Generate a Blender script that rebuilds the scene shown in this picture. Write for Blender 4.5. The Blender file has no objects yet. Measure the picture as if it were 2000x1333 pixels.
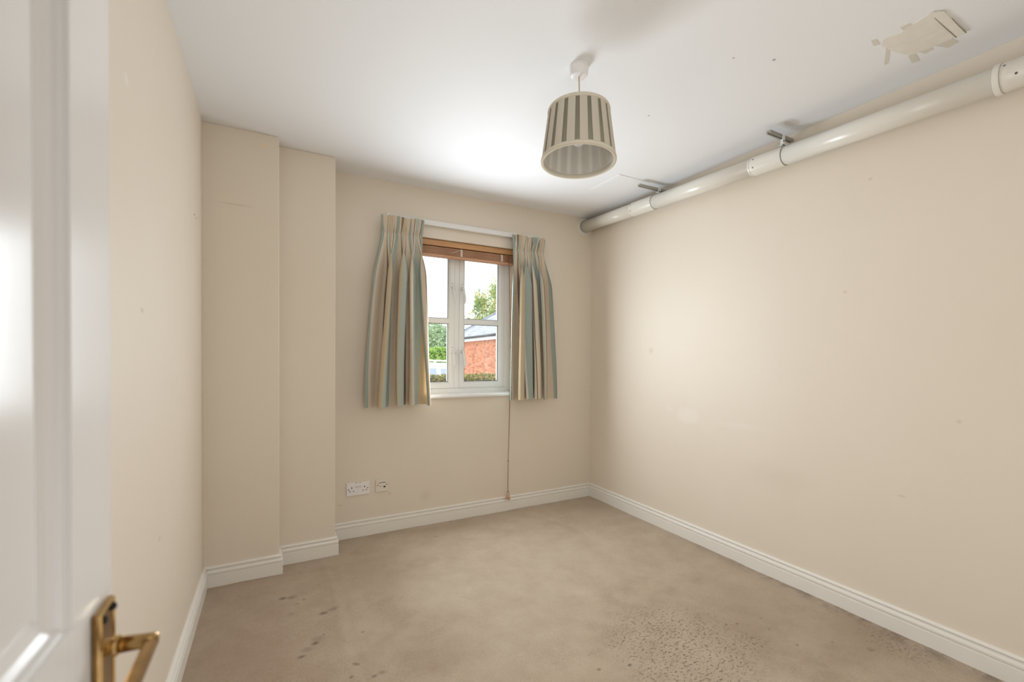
import bpy, bmesh, math, random
from mathutils import Vector, Matrix, noise
random.seed(7)
PI = math.pi
scene = bpy.context.scene
col = scene.collection

# ------------------------------------------------------------------ camera
cam_data = bpy.data.cameras.new('camera')
cam = bpy.data.objects.new('camera', cam_data)
col.objects.link(cam)
F = Vector((0.47231924, 0.88134395, -0.01213951))
R = Vector((0.88142752, -0.47227847, 0.00621154))
U = R.cross(F)
M = Matrix.Identity(4)
for i in range(3):
    M[i][0], M[i][1], M[i][2] = R[i], U[i], -F[i]
M.translation = (0, 0, 1.2)
cam.matrix_world = M
cam_data.sensor_width = 36.0
cam_data.lens = 15.63
cam_data.shift_y = 0.02035
cam_data.clip_start = 0.02
cam_data.clip_end = 300
cam_data.dof.use_dof = True
cam_data.dof.focus_distance = 2.6
cam_data.dof.aperture_fstop = 3.6
scene.camera = cam

# ------------------------------------------------------------------ light
scene.view_settings.view_transform = 'Standard'
scene.view_settings.look = 'None'
scene.view_settings.gamma = 1.0
scene.view_settings.use_curve_mapping = False
scene.view_settings.exposure = 0.30

world = bpy.data.worlds.new('overcast_sky')
scene.world = world
world.use_nodes = True
bg = world.node_tree.nodes['Background']
bg.inputs['Color'].default_value = (0.93, 0.97, 1.0, 1)
bg.inputs['Strength'].default_value = 2.1


def lamp(name, kind, loc, direction, energy, color, **kw):
    d = bpy.data.lights.new(name, kind)
    d.energy = energy
    d.color = color
    for k, v in kw.items():
        setattr(d, k, v)
    o = bpy.data.objects.new(name, d)
    col.objects.link(o)
    o.location = loc
    o.rotation_euler = Vector(direction).to_track_quat('-Z', 'Y').to_euler()
    return o


# added unseen area lamps: daylight stand-in between the curtains, fill behind the camera
lamp('daylight_fill_lamp', 'AREA', (1.245, 3.005, 1.36), (0, -1, -0.05), 22.0, (0.86, 0.935, 1.0), shape='RECTANGLE', size=0.62, size_y=0.86)
lamp('rear_fill_lamp', 'AREA', (0.42, -0.17, 1.20), (0.64, 0.76, -0.10), 12.0, (0.97, 0.975, 0.98), shape='RECTANGLE', size=0.70, size_y=1.7)

# ------------------------------------------------------------------ dimensions
XL, XR = -0.317, 2.417          # left and right wall
X1, Y1 = 0.026, 2.740           # first boxed step
X2, Y2 = 0.326, 2.854           # second boxed step
YB, YF = 3.070, -0.26           # window wall, door wall
H = 2.384


# ------------------------------------------------------------------ materials
def srgb(r, g, b):
    f = lambda c: c / 255 / 12.92 if c / 255 <= 0.04045 else ((c / 255 + 0.055) / 1.055) ** 2.4
    return (f(r), f(g), f(b), 1)


class Mat:
    def __init__(self, name, color=(0.8, 0.8, 0.8, 1), rough=0.5, metal=0.0, **kw):
        self.m = bpy.data.materials.new(name)
        self.m.use_nodes = True
        self.t = self.m.node_tree
        self.n = self.t.nodes
        self.b = self.n['Principled BSDF']
        self.out = self.n['Material Output']
        self.b.inputs['Base Color'].default_value = color
        self.b.inputs['Roughness'].default_value = rough
        self.b.inputs['Metallic'].default_value = metal
        for k, v in kw.items():
            self.b.inputs[k].default_value = v
        self._co = None

    def new(self, kind, **kw):
        n = self.n.new(kind)
        for k, v in kw.items():
            setattr(n, k, v)
        return n

    def link(self, a, b):
        self.t.links.new(a, b)

    def co(self):
        if self._co is None:
            self._co = self.new('ShaderNodeTexCoord')
        return self._co

    def noise(self, scale, detail=3, rough=0.55, coord='Object', stretch=None):
        n = self.new('ShaderNodeTexNoise')
        n.inputs['Scale'].default_value = scale
        n.inputs['Detail'].default_value = detail
        n.inputs['Roughness'].default_value = rough
        src = self.co().outputs[coord]
        if stretch:
            mp = self.new('ShaderNodeMapping')
            mp.inputs['Scale'].default_value = stretch
            self.link(src, mp.inputs['Vector'])
            src = mp.outputs['Vector']
        self.link(src, n.inputs['Vector'])
        return n.outputs['Fac']

    def ramp(self, fac, stops, interp='LINEAR'):
        r = self.new('ShaderNodeValToRGB')
        e = r.color_ramp.elements
        r.color_ramp.interpolation = interp
        while len(e) < len(stops):
            e.new(0.5)
        for el, (p, c) in zip(e, stops):
            el.position = p
            el.color = c if len(c) == 4 else (*c, 1)
        self.link(fac, r.inputs['Fac'])
        return r.outputs['Color']

    def mix(self, fac, a, b, blend='MIX'):
        m = self.new('ShaderNodeMix', data_type='RGBA', blend_type=blend)
        for sock, v in ((m.inputs[0], fac), (m.inputs[6], a), (m.inputs[7], b)):
            if hasattr(v, 'is_linked'):
                self.link(v, sock)
            else:
                sock.default_value = v
        return m.outputs[2]

    def math(self, op, a, b=0.0, c=None, clamp=False):
        m = self.new('ShaderNodeMath', operation=op, use_clamp=clamp)
        for sock, v in zip(m.inputs, (a, b, c)):
            if v is None:
                continue
            if hasattr(v, 'is_linked'):
                self.link(v, sock)
            else:
                sock.default_value = v
        return m.outputs[0]

    def spot(self, c, r, soft=0.5):
        """1 inside an ellipse with centre c and radii r (object space), fading out over the outer part."""
        mp = self.new('ShaderNodeMapping')
        mp.vector_type = 'TEXTURE'
        mp.inputs['Location'].default_value = c
        mp.inputs['Scale'].default_value = r
        self.link(self.co().outputs['Object'], mp.inputs['Vector'])
        ln = self.new('ShaderNodeVectorMath', operation='LENGTH')
        self.link(mp.outputs['Vector'], ln.inputs[0])
        mr = self.new('ShaderNodeMapRange')
        mr.inputs['From Min'].default_value = 1.0
        mr.inputs['From Max'].default_value = 1.0 - soft
        self.link(ln.outputs['Value'], mr.inputs['Value'])
        return mr.outputs['Result']

    def color(self, c):
        self.link(c, self.b.inputs['Base Color'])

    def bump(self, h, strength=0.2, dist=0.002):
        b = self.new('ShaderNodeBump')
        b.inputs['Strength'].default_value = strength
        b.inputs['Distance'].default_value = dist
        self.link(h, b.inputs['Height'])
        self.link(b.outputs['Normal'], self.b.inputs['Normal'])


def wall_material(name, marks=()):
    m = Mat(name, rough=0.55)
    base = m.ramp(m.noise(1.3, 4), [(0.3, srgb(231, 219, 202)), (0.7, srgb(234, 223, 207))])
    for c, r, soft, colr, amt in marks:
        s = m.spot(c, r, soft)
        base = m.mix(m.math('MULTIPLY', s, amt), base, colr)
    m.color(base)
    m.bump(m.noise(140, 2), 0.06, 0.002)
    return m.m


PALE = srgb(240, 232, 220)
GREY = srgb(196, 182, 160)
DARK = srgb(70, 60, 52)
m_wall = wall_material('cream_paint')
m_wall_left = wall_material('cream_paint_left', [
    ((XL, 2.468, 1.835), (0.1, 0.012, 0.006), 0.4, DARK, 0.9),
    ((XL, 2.520, 1.832), (0.1, 0.010, 0.005), 0.4, DARK, 0.8),
    ((XL, 1.41, 1.871), (0.1, 0.022, 0.018), 0.5, PALE, 0.9),
    ((XL, 1.55, 1.32), (0.1, 0.025, 0.010), 0.8, GREY, 0.5),
    ((XL, 1.75, 0.62), (0.1, 0.020, 0.012), 0.8, GREY, 0.5)])
m_wall_right = wall_material('cream_paint_right', [
    ((XR, 2.04, 0.815), (0.1, 0.10, 0.060), 0.35, PALE, 0.45),
    ((XR, 1.66, 0.80), (0.1, 0.22, 0.030), 0.9, PALE, 0.30),
    ((XR, 2.37, 1.25), (0.1, 0.030, 0.030), 0.7, GREY, 0.30),
    ((XR, 2.20, 0.85), (0.1, 0.035, 0.030), 0.8, PALE, 0.35),
    ((XR, 1.13, 1.52), (0.1, 0.012, 0.012), 0.8, GREY, 0.45),
    ((XR, 1.034, 2.026), (0.1, 0.012, 0.010), 0.8, GREY, 0.45),
    ((XR, 0.90, 0.60), (0.1, 0.020, 0.008), 0.8, GREY, 0.40),
    ((XR, 0.72, 0.95), (0.1, 0.012, 0.012), 0.8, GREY, 0.40),
    ((XR, 1.45, 0.55), (0.1, 0.25, 0.10), 1.0, GREY, 0.14)])
m_wall_back = wall_material('cream_paint_window_wall', [
    ((0.70, YB, 0.255), (0.012, 0.1, 0.010), 0.6, GREY, 0.5),
    ((0.95, YB, 0.20), (0.05, 0.1, 0.05), 1.0, GREY, 0.3),
    ((0.38, YB, 0.22), (0.02, 0.1, 0.01), 0.6, GREY, 0.3)])
m_pier = wall_material('cream_paint_boxing', [
    ((-0.17, Y1, 1.985), (0.10, 0.1, 0.008), 0.7, GREY, 0.35),
    ((-0.05, Y1, 2.32), (0.03, 0.1, 0.012), 0.6, srgb(238, 218, 170), 0.6)])

mm = Mat('ceiling_paint', rough=0.7)
base = mm.ramp(mm.noise(0.9, 3), [(0.3, srgb(242, 243, 245)), (0.7, srgb(245, 246, 248))])
for (x, y, r, a) in ((1.62, 1.62, 0.006, 0.6), (1.75, 1.08, 0.008, 0.6), (1.60, 1.15, 0.006, 0.5), (1.35, 0.75, 0.006, 0.5),
                     (1.45, 1.85, 0.007, 0.4)):
    base = mm.mix(mm.math('MULTIPLY', mm.spot((x, y, H), (r, r, 0.1), 0.5), a), base, DARK)
base = mm.mix(mm.math('MULTIPLY', mm.spot((2.29, 1.32, H), (0.06, 0.035, 0.1), 0.4), 0.4), base, srgb(205, 200, 195))
mm.color(base)
mm.bump(mm.noise(90, 2), 0.05, 0.002)
m_ceiling = mm.m

# carpet -------------------------------------------------------------
mm = Mat('worn_beige_carpet', rough=0.95)
mm.b.inputs['Sheen Weight'].default_value = 0.15
big = mm.noise(1.5, 4, 0.6)
mid = mm.noise(7, 5, 0.65)
base = mm.ramp(big, [(0.30, srgb(180, 157, 131)), (0.52, srgb(196, 175, 150)), (0.72, srgb(206, 188, 165))])
base = mm.mix(0.30, base, mm.ramp(mid, [(0.35, srgb(170, 146, 120)), (0.62, srgb(213, 194, 170))]))
pink = mm.math('MULTIPLY', mm.spot((-0.1, 1.9, 0), (0.50, 1.3, 1), 0.8), 0.55)
base = mm.mix(pink, base, srgb(168, 140, 118))
edge_r = mm.math('MULTIPLY', mm.spot((2.42, 0.9, 0), (0.12, 1.6, 1), 0.9), mm.ramp(mm.noise(14, 4, 0.7), [(0.42, (0, 0, 0)), (0.62, (1, 1, 1))]))
base = mm.mix(mm.math('MULTIPLY', edge_r, 0.85), base, srgb(104, 86, 70))
for c, r, a in (((2.3, 0.95, 0), (0.35, 0.22, 1), 0.45), ((1.95, 1.35, 0), (0.4, 0.4, 1), 0.25), ((1.15, 2.92, 0), (0.40, 0.14, 1), 0.35),
                ((0.45, 2.5, 0), (0.35, 0.5, 1), 0.30), ((2.2, 2.8, 0), (0.4, 0.3, 1), 0.22), ((0.55, 1.75, 0), (0.3, 0.18, 1), 0.20)):
    msk = mm.math('MULTIPLY', mm.spot(c, r, 0.9), mm.math('MULTIPLY', mid, a * 1.8))
    base = mm.mix(msk, base, srgb(150, 121, 92))
for c, r, a in (((0.75, 2.15, 0), (0.25, 0.35, 1), 0.35), ((1.55, 2.2, 0), (0.6, 0.5, 1), 0.35), ((1.0, 1.7, 0), (0.5, 0.3, 1), 0.25)):
    base = mm.mix(mm.math('MULTIPLY', mm.spot(c, r, 1.0), a), base, srgb(216, 200, 178))
# crumbly dark pits where the pile has come loose
pits_n = mm.noise(80, 5, 0.72, stretch=(0.8, 1.25, 1))
pits = mm.ramp(pits_n, [(0.39, (1, 1, 1)), (0.45, (0, 0, 0))])
zone = mm.math('ADD', mm.spot((1.50, 1.28, 0), (0.36, 0.36, 1), 0.6), mm.spot((1.42, 1.16, 0), (0.30, 0.16, 1), 0.8), clamp=True)
zone = mm.math('ADD', zone, mm.math('MULTIPLY', mm.spot((1.80, 1.15, 0), (0.12, 0.08, 1), 0.8), 0.8), clamp=True)
zone = mm.math('ADD', zone, mm.math('MULTIPLY', mm.spot((2.30, 0.86, 0), (0.14, 0.2, 1), 0.8), 0.8), clamp=True)
zone = mm.math('ADD', zone, mm.math('MULTIPLY', mm.spot((1.28, 1.42, 0), (0.22, 0.025, 1), 0.8), 0.7), clamp=True)
pit = mm.math('MULTIPLY', pits, zone)
base = mm.mix(mm.math('MULTIPLY', pit, 0.72), base, srgb(98, 80, 64))
spots = [(0.038, 2.446, .022, .9), (0.078, 2.437, .028, .55), (0.204, 2.222, .022, .95), (0.248, 2.237, .030, .5), (0.152, 2.003, .020, .95),
         (0.165, 2.03, .035, .35), (0.097, 1.936, .018, .9), (0.12, 1.975, .03, .4), (0.19, 2.049, .008, .9), (0.341, 1.99, .012, .8), (0.281, 1.793, .018, .7),
         (0.254, 1.723, .010, .9), (0.331, 1.692, .014, .8), (0.36, 1.70, .02, .5), (0.153, 2.745, .014, .6), (0.13, 2.39, .01, .7), (0.10, 2.36, .014, .4),
         (1.84, 1.27, .011, .9), (1.79, 1.29, .008, .6), (1.93, 1.06, .010, .9), (1.98, 1.25, .010, .6), (1.93, 1.18, .009, .6), (1.222, 1.293, .012, .9),
         (1.10, 1.33, .012, .8), (2.166, 0.901, .02, .5), (0.95, 2.82, .02, .35), (0.07, 2.28, .02, .35), (2.08, 1.0, .01, .5)]
warp = mm.math('MULTIPLY', mm.noise(60, 3, 0.7), 1.7)
for x, y, r, a in spots:
    s = mm.math('MULTIPLY', mm.spot((x, y, 0), (r * 1.05, r * 0.75, 1), 0.7), mm.math('MULTIPLY', warp, a * 0.8), clamp=True)
    base = mm.mix(s, base, srgb(88, 70, 56))
pile = mm.noise(260, 3, 0.7)
base = mm.mix(0.75, base, mm.ramp(pile, [(0.3, (0.60, 0.60, 0.60)), (0.7, (1.0, 1.0, 1.0))]), 'MULTIPLY')
mm.color(base)
hsum = mm.math('ADD', mm.math('MULTIPLY', pile, 0.7), mm.math('MULTIPLY', mm.noise(38, 4, 0.7), 0.9))
hsum = mm.math('SUBTRACT', hsum, mm.math('MULTIPLY', pit, 0.9))
mm.bump(hsum, 0.55, 0.006)
m_carpet = mm.m

m_gloss = Mat('white_gloss_paint', srgb(240, 236, 228), 0.28)
m_gloss.bump(m_gloss.noise(60, 2), 0.04, 0.001)
m_gloss = m_gloss.m
mm = Mat('white_door_gloss', srgb(236, 234, 232), 0.20)
mm.b.inputs['IOR'].default_value = 1.30
mm.bump(mm.noise(30, 2, stretch=(1, 1, 0.2)), 0.05, 0.002)
m_door = mm.m
m_upvc = Mat('white_window_frame', srgb(240, 240, 238), 0.35).m
m_sill = Mat('white_sill_gloss', srgb(244, 244, 243), 0.25).m
m_gasket = Mat('grey_gasket', srgb(96, 102, 104), 0.6).m
m_plastic = Mat('white_plastic', srgb(240, 238, 236), 0.35).m
m_ivory = Mat('ivory_plastic', srgb(232, 225, 210), 0.4).m
m_black = Mat('dark_hole', srgb(28, 24, 22), 0.8).m
m_screw = Mat('dull_screw', srgb(120, 112, 100), 0.4, 0.8).m
m_ink = Mat('grey_print', srgb(120, 110, 102), 0.8).m
mm = Mat('pipe_plastic', srgb(234, 230, 220), 0.30)
mm.b.inputs['Coat Weight'].default_value = 0.25
mm.b.inputs['Coat Roughness'].default_value = 0.2
m_pipe = mm.m
m_seam = Mat('seal_line', srgb(150, 142, 132), 0.7).m
m_zinc = Mat('galvanised_steel', srgb(176, 172, 164), 0.45, 0.6)
m_zinc.bump(m_zinc.noise(80, 2), 0.05, 0.001)
m_zinc = m_zinc.m
mm = Mat('aged_brass', srgb(196, 158, 98), 0.26, 1.0)
mm.color(mm.ramp(mm.noise(25, 4, 0.6), [(0.35, srgb(136, 106, 66)), (0.6, srgb(174, 142, 94))]))
m_brass = mm.m
m_brass_edge = Mat('bright_brass', srgb(226, 196, 138), 0.2, 1.0).m

mm = Mat('warm_wood', rough=0.4)
mm.color(mm.ramp(mm.noise(9, 5, 0.6, stretch=(0.6, 14, 14)), [(0.3, srgb(196, 146, 110)), (0.55, srgb(216, 166, 130)), (0.75, srgb(226, 182, 148))]))
m_wood = mm.m
mm = Mat('pale_wood', rough=0.4)
mm.color(mm.ramp(mm.noise(9, 5, 0.6, stretch=(0.6, 14, 14)), [(0.3, srgb(190, 138, 90)), (0.7, srgb(214, 168, 120))]))
m_wood_pale = mm.m
m_cordmat = Mat('brown_cord', srgb(146, 98, 66), 0.8).m
m_tape = Mat('pale_ladder_cord', srgb(214, 196, 182), 0.7).m


def fabric(name, stops, periods):
    m = Mat(name, rough=0.8)
    m.b.inputs['Sheen Weight'].default_value = 0.35
    uv = m.co().outputs['UV']
    sep = m.new('ShaderNodeSeparateXYZ')
    m.link(uv, sep.inputs[0])
    wob = m.math('MULTIPLY', m.math('SUBTRACT', m.noise(3, 2), 0.5), 0.006)
    u = m.math('FRACT', m.math('MULTIPLY', m.math('ADD', sep.outputs['X'], wob), periods))
    c = m.ramp(u, stops, 'CONSTANT')
    slub = m.noise(18, 4, 0.7, 'UV', (60, 3, 1))
    slub2 = m.noise(18, 4, 0.7, 'UV', (3, 40, 1))
    c = m.mix(0.18, c, m.ramp(slub, [(0.3, (0.72, 0.70, 0.67)), (0.7, (1, 1, 1))]), 'MULTIPLY')
    c = m.mix(0.14, c, m.ramp(slub2, [(0.3, (0.72, 0.70, 0.67)), (0.7, (1, 1, 1))]), 'MULTIPLY')
    m.color(c)
    m.bump(m.math('ADD', slub, slub2), 0.10, 0.001)
    tr = m.new('ShaderNodeBsdfTranslucent')
    m.link(c, tr.inputs['Color'])
    mx = m.new('ShaderNodeMixShader')
    mx.inputs[0].default_value = 0.28
    m.link(m.b.outputs[0], mx.inputs[1])
    m.link(tr.outputs[0], mx.inputs[2])
    m.link(mx.outputs[0], m.out.inputs['Surface'])
    return m.m


BEI, GOLD, DUCK, DUCKL, TAU, CRM = (srgb(240, 224, 200), srgb(233, 213, 178), srgb(184, 197, 187), srgb(206, 216, 206),
                                    srgb(156, 135, 116), srgb(243, 233, 217))
m_curtain = fabric('striped_silk', [(0.0, DUCK), (0.20, CRM), (0.25, BEI), (0.40, TAU), (0.44, CRM), (0.50, DUCKL), (0.63, GOLD), (0.77, CRM),
                                    (0.83, TAU), (0.86, BEI)], 3.1)
m_lining = Mat('curtain_lining', srgb(226, 214, 192), 0.9).m


def translucent_cloth(name, color, amount):
    m = Mat(name, color, 0.9)
    wv = m.noise(300, 2, 0.6)
    c = m.mix(0.25, color, m.ramp(wv, [(0.3, (0.75, 0.75, 0.75)), (0.7, (1, 1, 1))]), 'MULTIPLY')
    m.color(c)
    tr = m.new('ShaderNodeBsdfTranslucent')
    m.link(c, tr.inputs['Color'])
    mx = m.new('ShaderNodeMixShader')
    mx.inputs[0].default_value = amount
    m.link(m.b.outputs[0], mx.inputs[1])
    m.link(tr.outputs[0], mx.inputs[2])
    m.link(mx.outputs[0], m.out.inputs['Surface'])
    return m.m


m_shade_cream = translucent_cloth('shade_cream', srgb(230, 221, 205), 0.25)
m_shade_green = translucent_cloth('shade_green', srgb(160, 157, 138), 0.45)
m_shade_trim = translucent_cloth('shade_trim', srgb(226, 217, 198), 0.05)
m_shade_lining = translucent_cloth('shade_lining', srgb(250, 246, 238), 0.42)
m_bulb = Mat('pearl_bulb', srgb(240, 238, 236), 0.12)
m_bulb.b.inputs['Transmission Weight'].default_value = 0.15
m_bulb = m_bulb.m
m_flex = Mat('beige_flex', srgb(206, 182, 156), 0.6).m

mm = Mat('window_glass', (1, 1, 1, 1), 0.0)
fr = mm.new('ShaderNodeFresnel')
fr.inputs['IOR'].default_value = 1.35
tr = mm.new('ShaderNodeBsdfTransparent')
gl = mm.new('ShaderNodeBsdfGlossy')
gl.inputs['Roughness'].default_value = 0.01
mx = mm.new('ShaderNodeMixShader')
mm.link(fr.outputs[0], mx.inputs[0])
mm.link(tr.outputs[0], mx.inputs[1])
mm.link(gl.outputs[0], mx.inputs[2])
mm.link(mx.outputs[0], mm.out.inputs['Surface'])
m_glass = mm.m

mm = Mat('patch_filler', rough=0.8)
mm.color(mm.ramp(mm.noise(22, 4, 0.6), [(0.35, srgb(233, 228, 216)), (0.65, srgb(239, 235, 225))]))
m_patch = mm.m
m_patch_dark = Mat('old_tape', srgb(225, 219, 206), 0.8).m
m_crack = Mat('crack_line', srgb(150, 138, 118), 0.9).m


# ------------------------------------------------------------------ mesh helpers
def link_mesh(name, bm, mat, parent=None, smooth=False, bevel=0.0, seg=2):
    me = bpy.data.meshes.new(name)
    bm.normal_update()
    bm.to_mesh(me)
    bm.free()
    if mat is not None:
        me.materials.append(mat)
    if smooth:
        me.shade_smooth()
    o = bpy.data.objects.new(name, me)
    col.objects.link(o)
    if parent is not None:
        o.parent = parent
    if bevel > 0:
        md = o.modifiers.new('edge', 'BEVEL')
        md.width = bevel
        md.segments = seg
        md.limit_method = 'ANGLE'
        md.angle_limit = math.radians(35)
    return o


def thing(name, label, cat, group=None, loc=(0, 0, 0)):
    o = bpy.data.objects.new(name, None)
    o.empty_display_size = 0.05
    col.objects.link(o)
    o.location = loc
    tag(o, label, cat, group)
    return o


def tag(o, label=None, cat=None, group=None, kind=None):
    if label:
        o['label'] = label
    if cat:
        o['category'] = cat
    if group:
        o['group'] = group
    if kind:
        o['kind'] = kind
    return o


def struct(o):
    o['kind'] = 'structure'
    return o


def root_struct(name, loc=(0, 0, 0)):
    o = bpy.data.objects.new(name, None)
    o.empty_display_size = 0.05
    col.objects.link(o)
    o.location = loc
    o['kind'] = 'structure'
    return o


def box(bm, x0, x1, y0, y1, z0, z1, mat=None):
    vs = [bm.verts.new(v) for v in ((x0, y0, z0), (x1, y0, z0), (x1, y1, z0), (x0, y1, z0), (x0, y0, z1), (x1, y0, z1), (x1, y1, z1), (x0, y1, z1))]
    for f in ((3, 2, 1, 0), (4, 5, 6, 7), (0, 1, 5, 4), (1, 2, 6, 5), (2, 3, 7, 6), (3, 0, 4, 7)):
        bm.faces.new([vs[i] for i in f])
    if mat is not None:
        bmesh.ops.transform(bm, matrix=mat, verts=vs)
    return vs


def boxes(*args):
    bm = bmesh.new()
    for a in args:
        box(bm, *a)
    return bm


def frame_axes(d):
    d = Vector(d).normalized()
    a = Vector((0, 0, 1)) if abs(d.z) < 0.9 else Vector((1, 0, 0))
    s = d.cross(a).normalized()
    return s, d.cross(s).normalized(), d


def tube(bm, pts, radii, seg=16, caps=True):
    pts = [Vector(p) for p in pts]
    if not hasattr(radii, '__len__'):
        radii = [radii] * len(pts)
    rings = []
    s, t, _ = frame_axes(pts[1] - pts[0])
    for i, p in enumerate(pts):
        a = pts[max(i - 1, 0)]
        b = pts[min(i + 1, len(pts) - 1)]
        d = (b - a).normalized() if (b - a).length > 1e-9 else Vector((0, 0, 1))
        s = (s - d * s.dot(d)).normalized()
        t = d.cross(s)
        rings.append([bm.verts.new(p + (s * math.cos(2 * PI * k / seg) + t * math.sin(2 * PI * k / seg)) * radii[i]) for k in range(seg)])
    for a, b in zip(rings, rings[1:]):
        for k in range(seg):
            bm.faces.new((a[k], a[(k + 1) % seg], b[(k + 1) % seg], b[k]))
    if caps:
        bm.faces.new(rings[0][::-1])
        bm.faces.new(rings[-1])
    return rings


def axial(bm, origin, axis, prof, seg=32, caps=True):
    """prof: (distance along axis, radius) -> solid of revolution."""
    s, t, d = frame_axes(axis)
    o = Vector(origin)
    rings = []
    for h, r in prof:
        rings.append([bm.verts.new(o + d * h + (s * math.cos(2 * PI * k / seg) + t * math.sin(2 * PI * k / seg)) * max(r, 1e-5)) for k in range(seg)])
    for a, b in zip(rings, rings[1:]):
        for k in range(seg):
            bm.faces.new((a[k], a[(k + 1) % seg], b[(k + 1) % seg], b[k]))
    if caps:
        bm.faces.new(rings[0][::-1])
        bm.faces.new(rings[-1])
    bmesh.ops.recalc_face_normals(bm, faces=bm.faces)


def prism(bm, poly, h0, h1, to3):
    """extrude a 2-D polygon between heights h0, h1; to3(u, v, h) -> 3-D"""
    a = [bm.verts.new(to3(u, v, h0)) for u, v in poly]
    b = [bm.verts.new(to3(u, v, h1)) for u, v in poly]
    n = len(poly)
    bm.faces.new(a[::-1])
    bm.faces.new(b)
    for i in range(n):
        bm.faces.new((a[i], a[(i + 1) % n], b[(i + 1) % n], b[i]))
    bmesh.ops.recalc_face_normals(bm, faces=bm.faces)


def ring(bm, u0, u1, v0, v1, prof, to3):
    """mitred rectangular ring; prof: (inset, depth), to3(u, v, depth)"""
    loops = []
    for ins, dep in prof:
        loops.append([bm.verts.new(to3(u, v, dep)) for u, v in ((u0 + ins, v0 + ins), (u1 - ins, v0 + ins), (u1 - ins, v1 - ins), (u0 + ins, v1 - ins))])
    for a, b in zip(loops, loops[1:]):
        for k in range(4):
            bm.faces.new((a[k], a[(k + 1) % 4], b[(k + 1) % 4], b[k]))
    bmesh.ops.recalc_face_normals(bm, faces=bm.faces)


XZ = lambda u, v, d: (u, d, v)

# ------------------------------------------------------------------ floor (carpet)
bm = bmesh.new()
nx, ny = 150, 190
x0, x1, y0, y1 = XL - 0.02, XR + 0.02, YF - 0.9, YB + 0.02
grid = []
for j in range(ny + 1):
    row = []
    for i in range(nx + 1):
        x = x0 + (x1 - x0) * i / nx
        y = y0 + (y1 - y0) * j / ny
        z = 0.003 * noise.noise(Vector((x * 3, y * 3, 0))) + 0.0018 * noise.noise(Vector((x * 11, y * 11, 3)))
        d = x - (0.267 + 0.006 * math.sin(y * 9))
        if 1.0 < y < 2.74:                        # old join running towards the boxed corner
            z += 0.006 * math.exp(-(d / 0.014) ** 2) - 0.004 * math.exp(-((d - 0.03) / 0.015) ** 2)
        z += 0.003 * math.exp(-((y - 2.72) / 0.02) ** 2) * (1 if x < 0.3 else 0)
        row.append(bm.verts.new((x, y, z)))
    grid.append(row)
for j in range(ny):
    for i in range(nx):
        bm.faces.new((grid[j][i], grid[j][i + 1], grid[j + 1][i + 1], grid[j + 1][i]))
floor = struct(link_mesh('floor', bm, m_carpet, smooth=True))
struct(link_mesh('trim_subfloor', boxes((XL - 0.2, XR + 0.2, YF - 1.6, YB + 0.3, -0.35, -0.012)), m_carpet))

# ------------------------------------------------------------------ ceiling and walls
ceiling = struct(link_mesh('ceiling', boxes((XL - 0.15, XR + 0.15, YF - 1.5, YB + 0.3, H, H + 0.15)), m_ceiling))
struct(link_mesh('wall_left', boxes((XL - 0.12, XL, YF - 1.5, YB + 0.3, -0.02, H)), m_wall_left))
struct(link_mesh('wall_right', boxes((XR, XR + 0.12, YF - 1.5, YB + 0.3, -0.02, H)), m_wall_right))
WX0, WX1, WZ0, WZ1 = 0.785, 1.665, 0.900, 2.040        # window opening
struct(link_mesh('wall_back', boxes((XL, WX0, YB, YB + 0.28, -0.02, H), (WX1, XR, YB, YB + 0.28, -0.02, H),
                                    (WX0, WX1, YB, YB + 0.28, WZ1, H), (WX0, WX1, YB, YB + 0.28, -0.02, WZ0)), m_wall_back))
DX0, DX1, DZ = -0.195, 0.620, 2.00                        # doorway
struct(link_mesh('wall_front', boxes((XL, DX0, YF - 0.1, YF, -0.02, H), (DX1, XR, YF - 0.1, YF, -0.02, H), (DX0, DX1, YF - 0.1, YF, DZ, H)), m_wall))
struct(link_mesh('wall_hall', boxes((XL, XR, YF - 1.5, YF - 1.4, -0.02, H)), m_wall))
struct(link_mesh('wall_boxing', boxes((XL - 0.005, X1, Y1, YB + 0.005, -0.02, H)), m_pier, bevel=0.004, seg=3))
struct(link_mesh('wall_boxing_inner', boxes((X1 - 0.01, X2, Y2, YB + 0.005, -0.02, H)), m_pier, bevel=0.004, seg=3))
t1 = root_struct('trim_1')      # doorway lining and architrave behind the camera
link_mesh('jamb', boxes((DX0, DX0 + 0.02, YF - 0.1, YF + 0.0, 0.006, DZ)), m_gloss, t1)
link_mesh('jamb', boxes((DX1 - 0.02, DX1, YF - 0.1, YF + 0.0, 0.006, DZ)), m_gloss, t1)
link_mesh('head', boxes((DX0 + 0.02, DX1 - 0.02, YF - 0.1, YF + 0.0, DZ - 0.02, DZ)), m_gloss, t1)
link_mesh('architrave', boxes((DX1 - 0.01, DX1 + 0.05, YF, YF + 0.015, 0.006, DZ + 0.05)), m_gloss, t1, bevel=0.004)

# ------------------------------------------------------------------ skirting boards
SK = [(0.018, 0.0), (0.018, 0.066), (0.0140, 0.0675), (0.0140, 0.0712), (0.0172, 0.0735), (0.0186, 0.079), (0.0182, 0.085), (0.0155, 0.0905),
      (0.0080, 0.0935), (0.0050, 0.0955), (0.0050, 0.0985), (0.0112, 0.1005), (0.0126, 0.104), (0.0108, 0.108), (0.006, 0.111), (0.0, 0.112)]
path = [Vector((XL, YF)), Vector((XL, Y1)), Vector((X1, Y1)), Vector((X1, Y2)), Vector((X2, Y2)), Vector((X2, YB)), Vector((XR, YB)), Vector((XR, YF))]


def right_of(a, b):
    d = (b - a).normalized()
    return Vector((d.y, -d.x))


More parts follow.
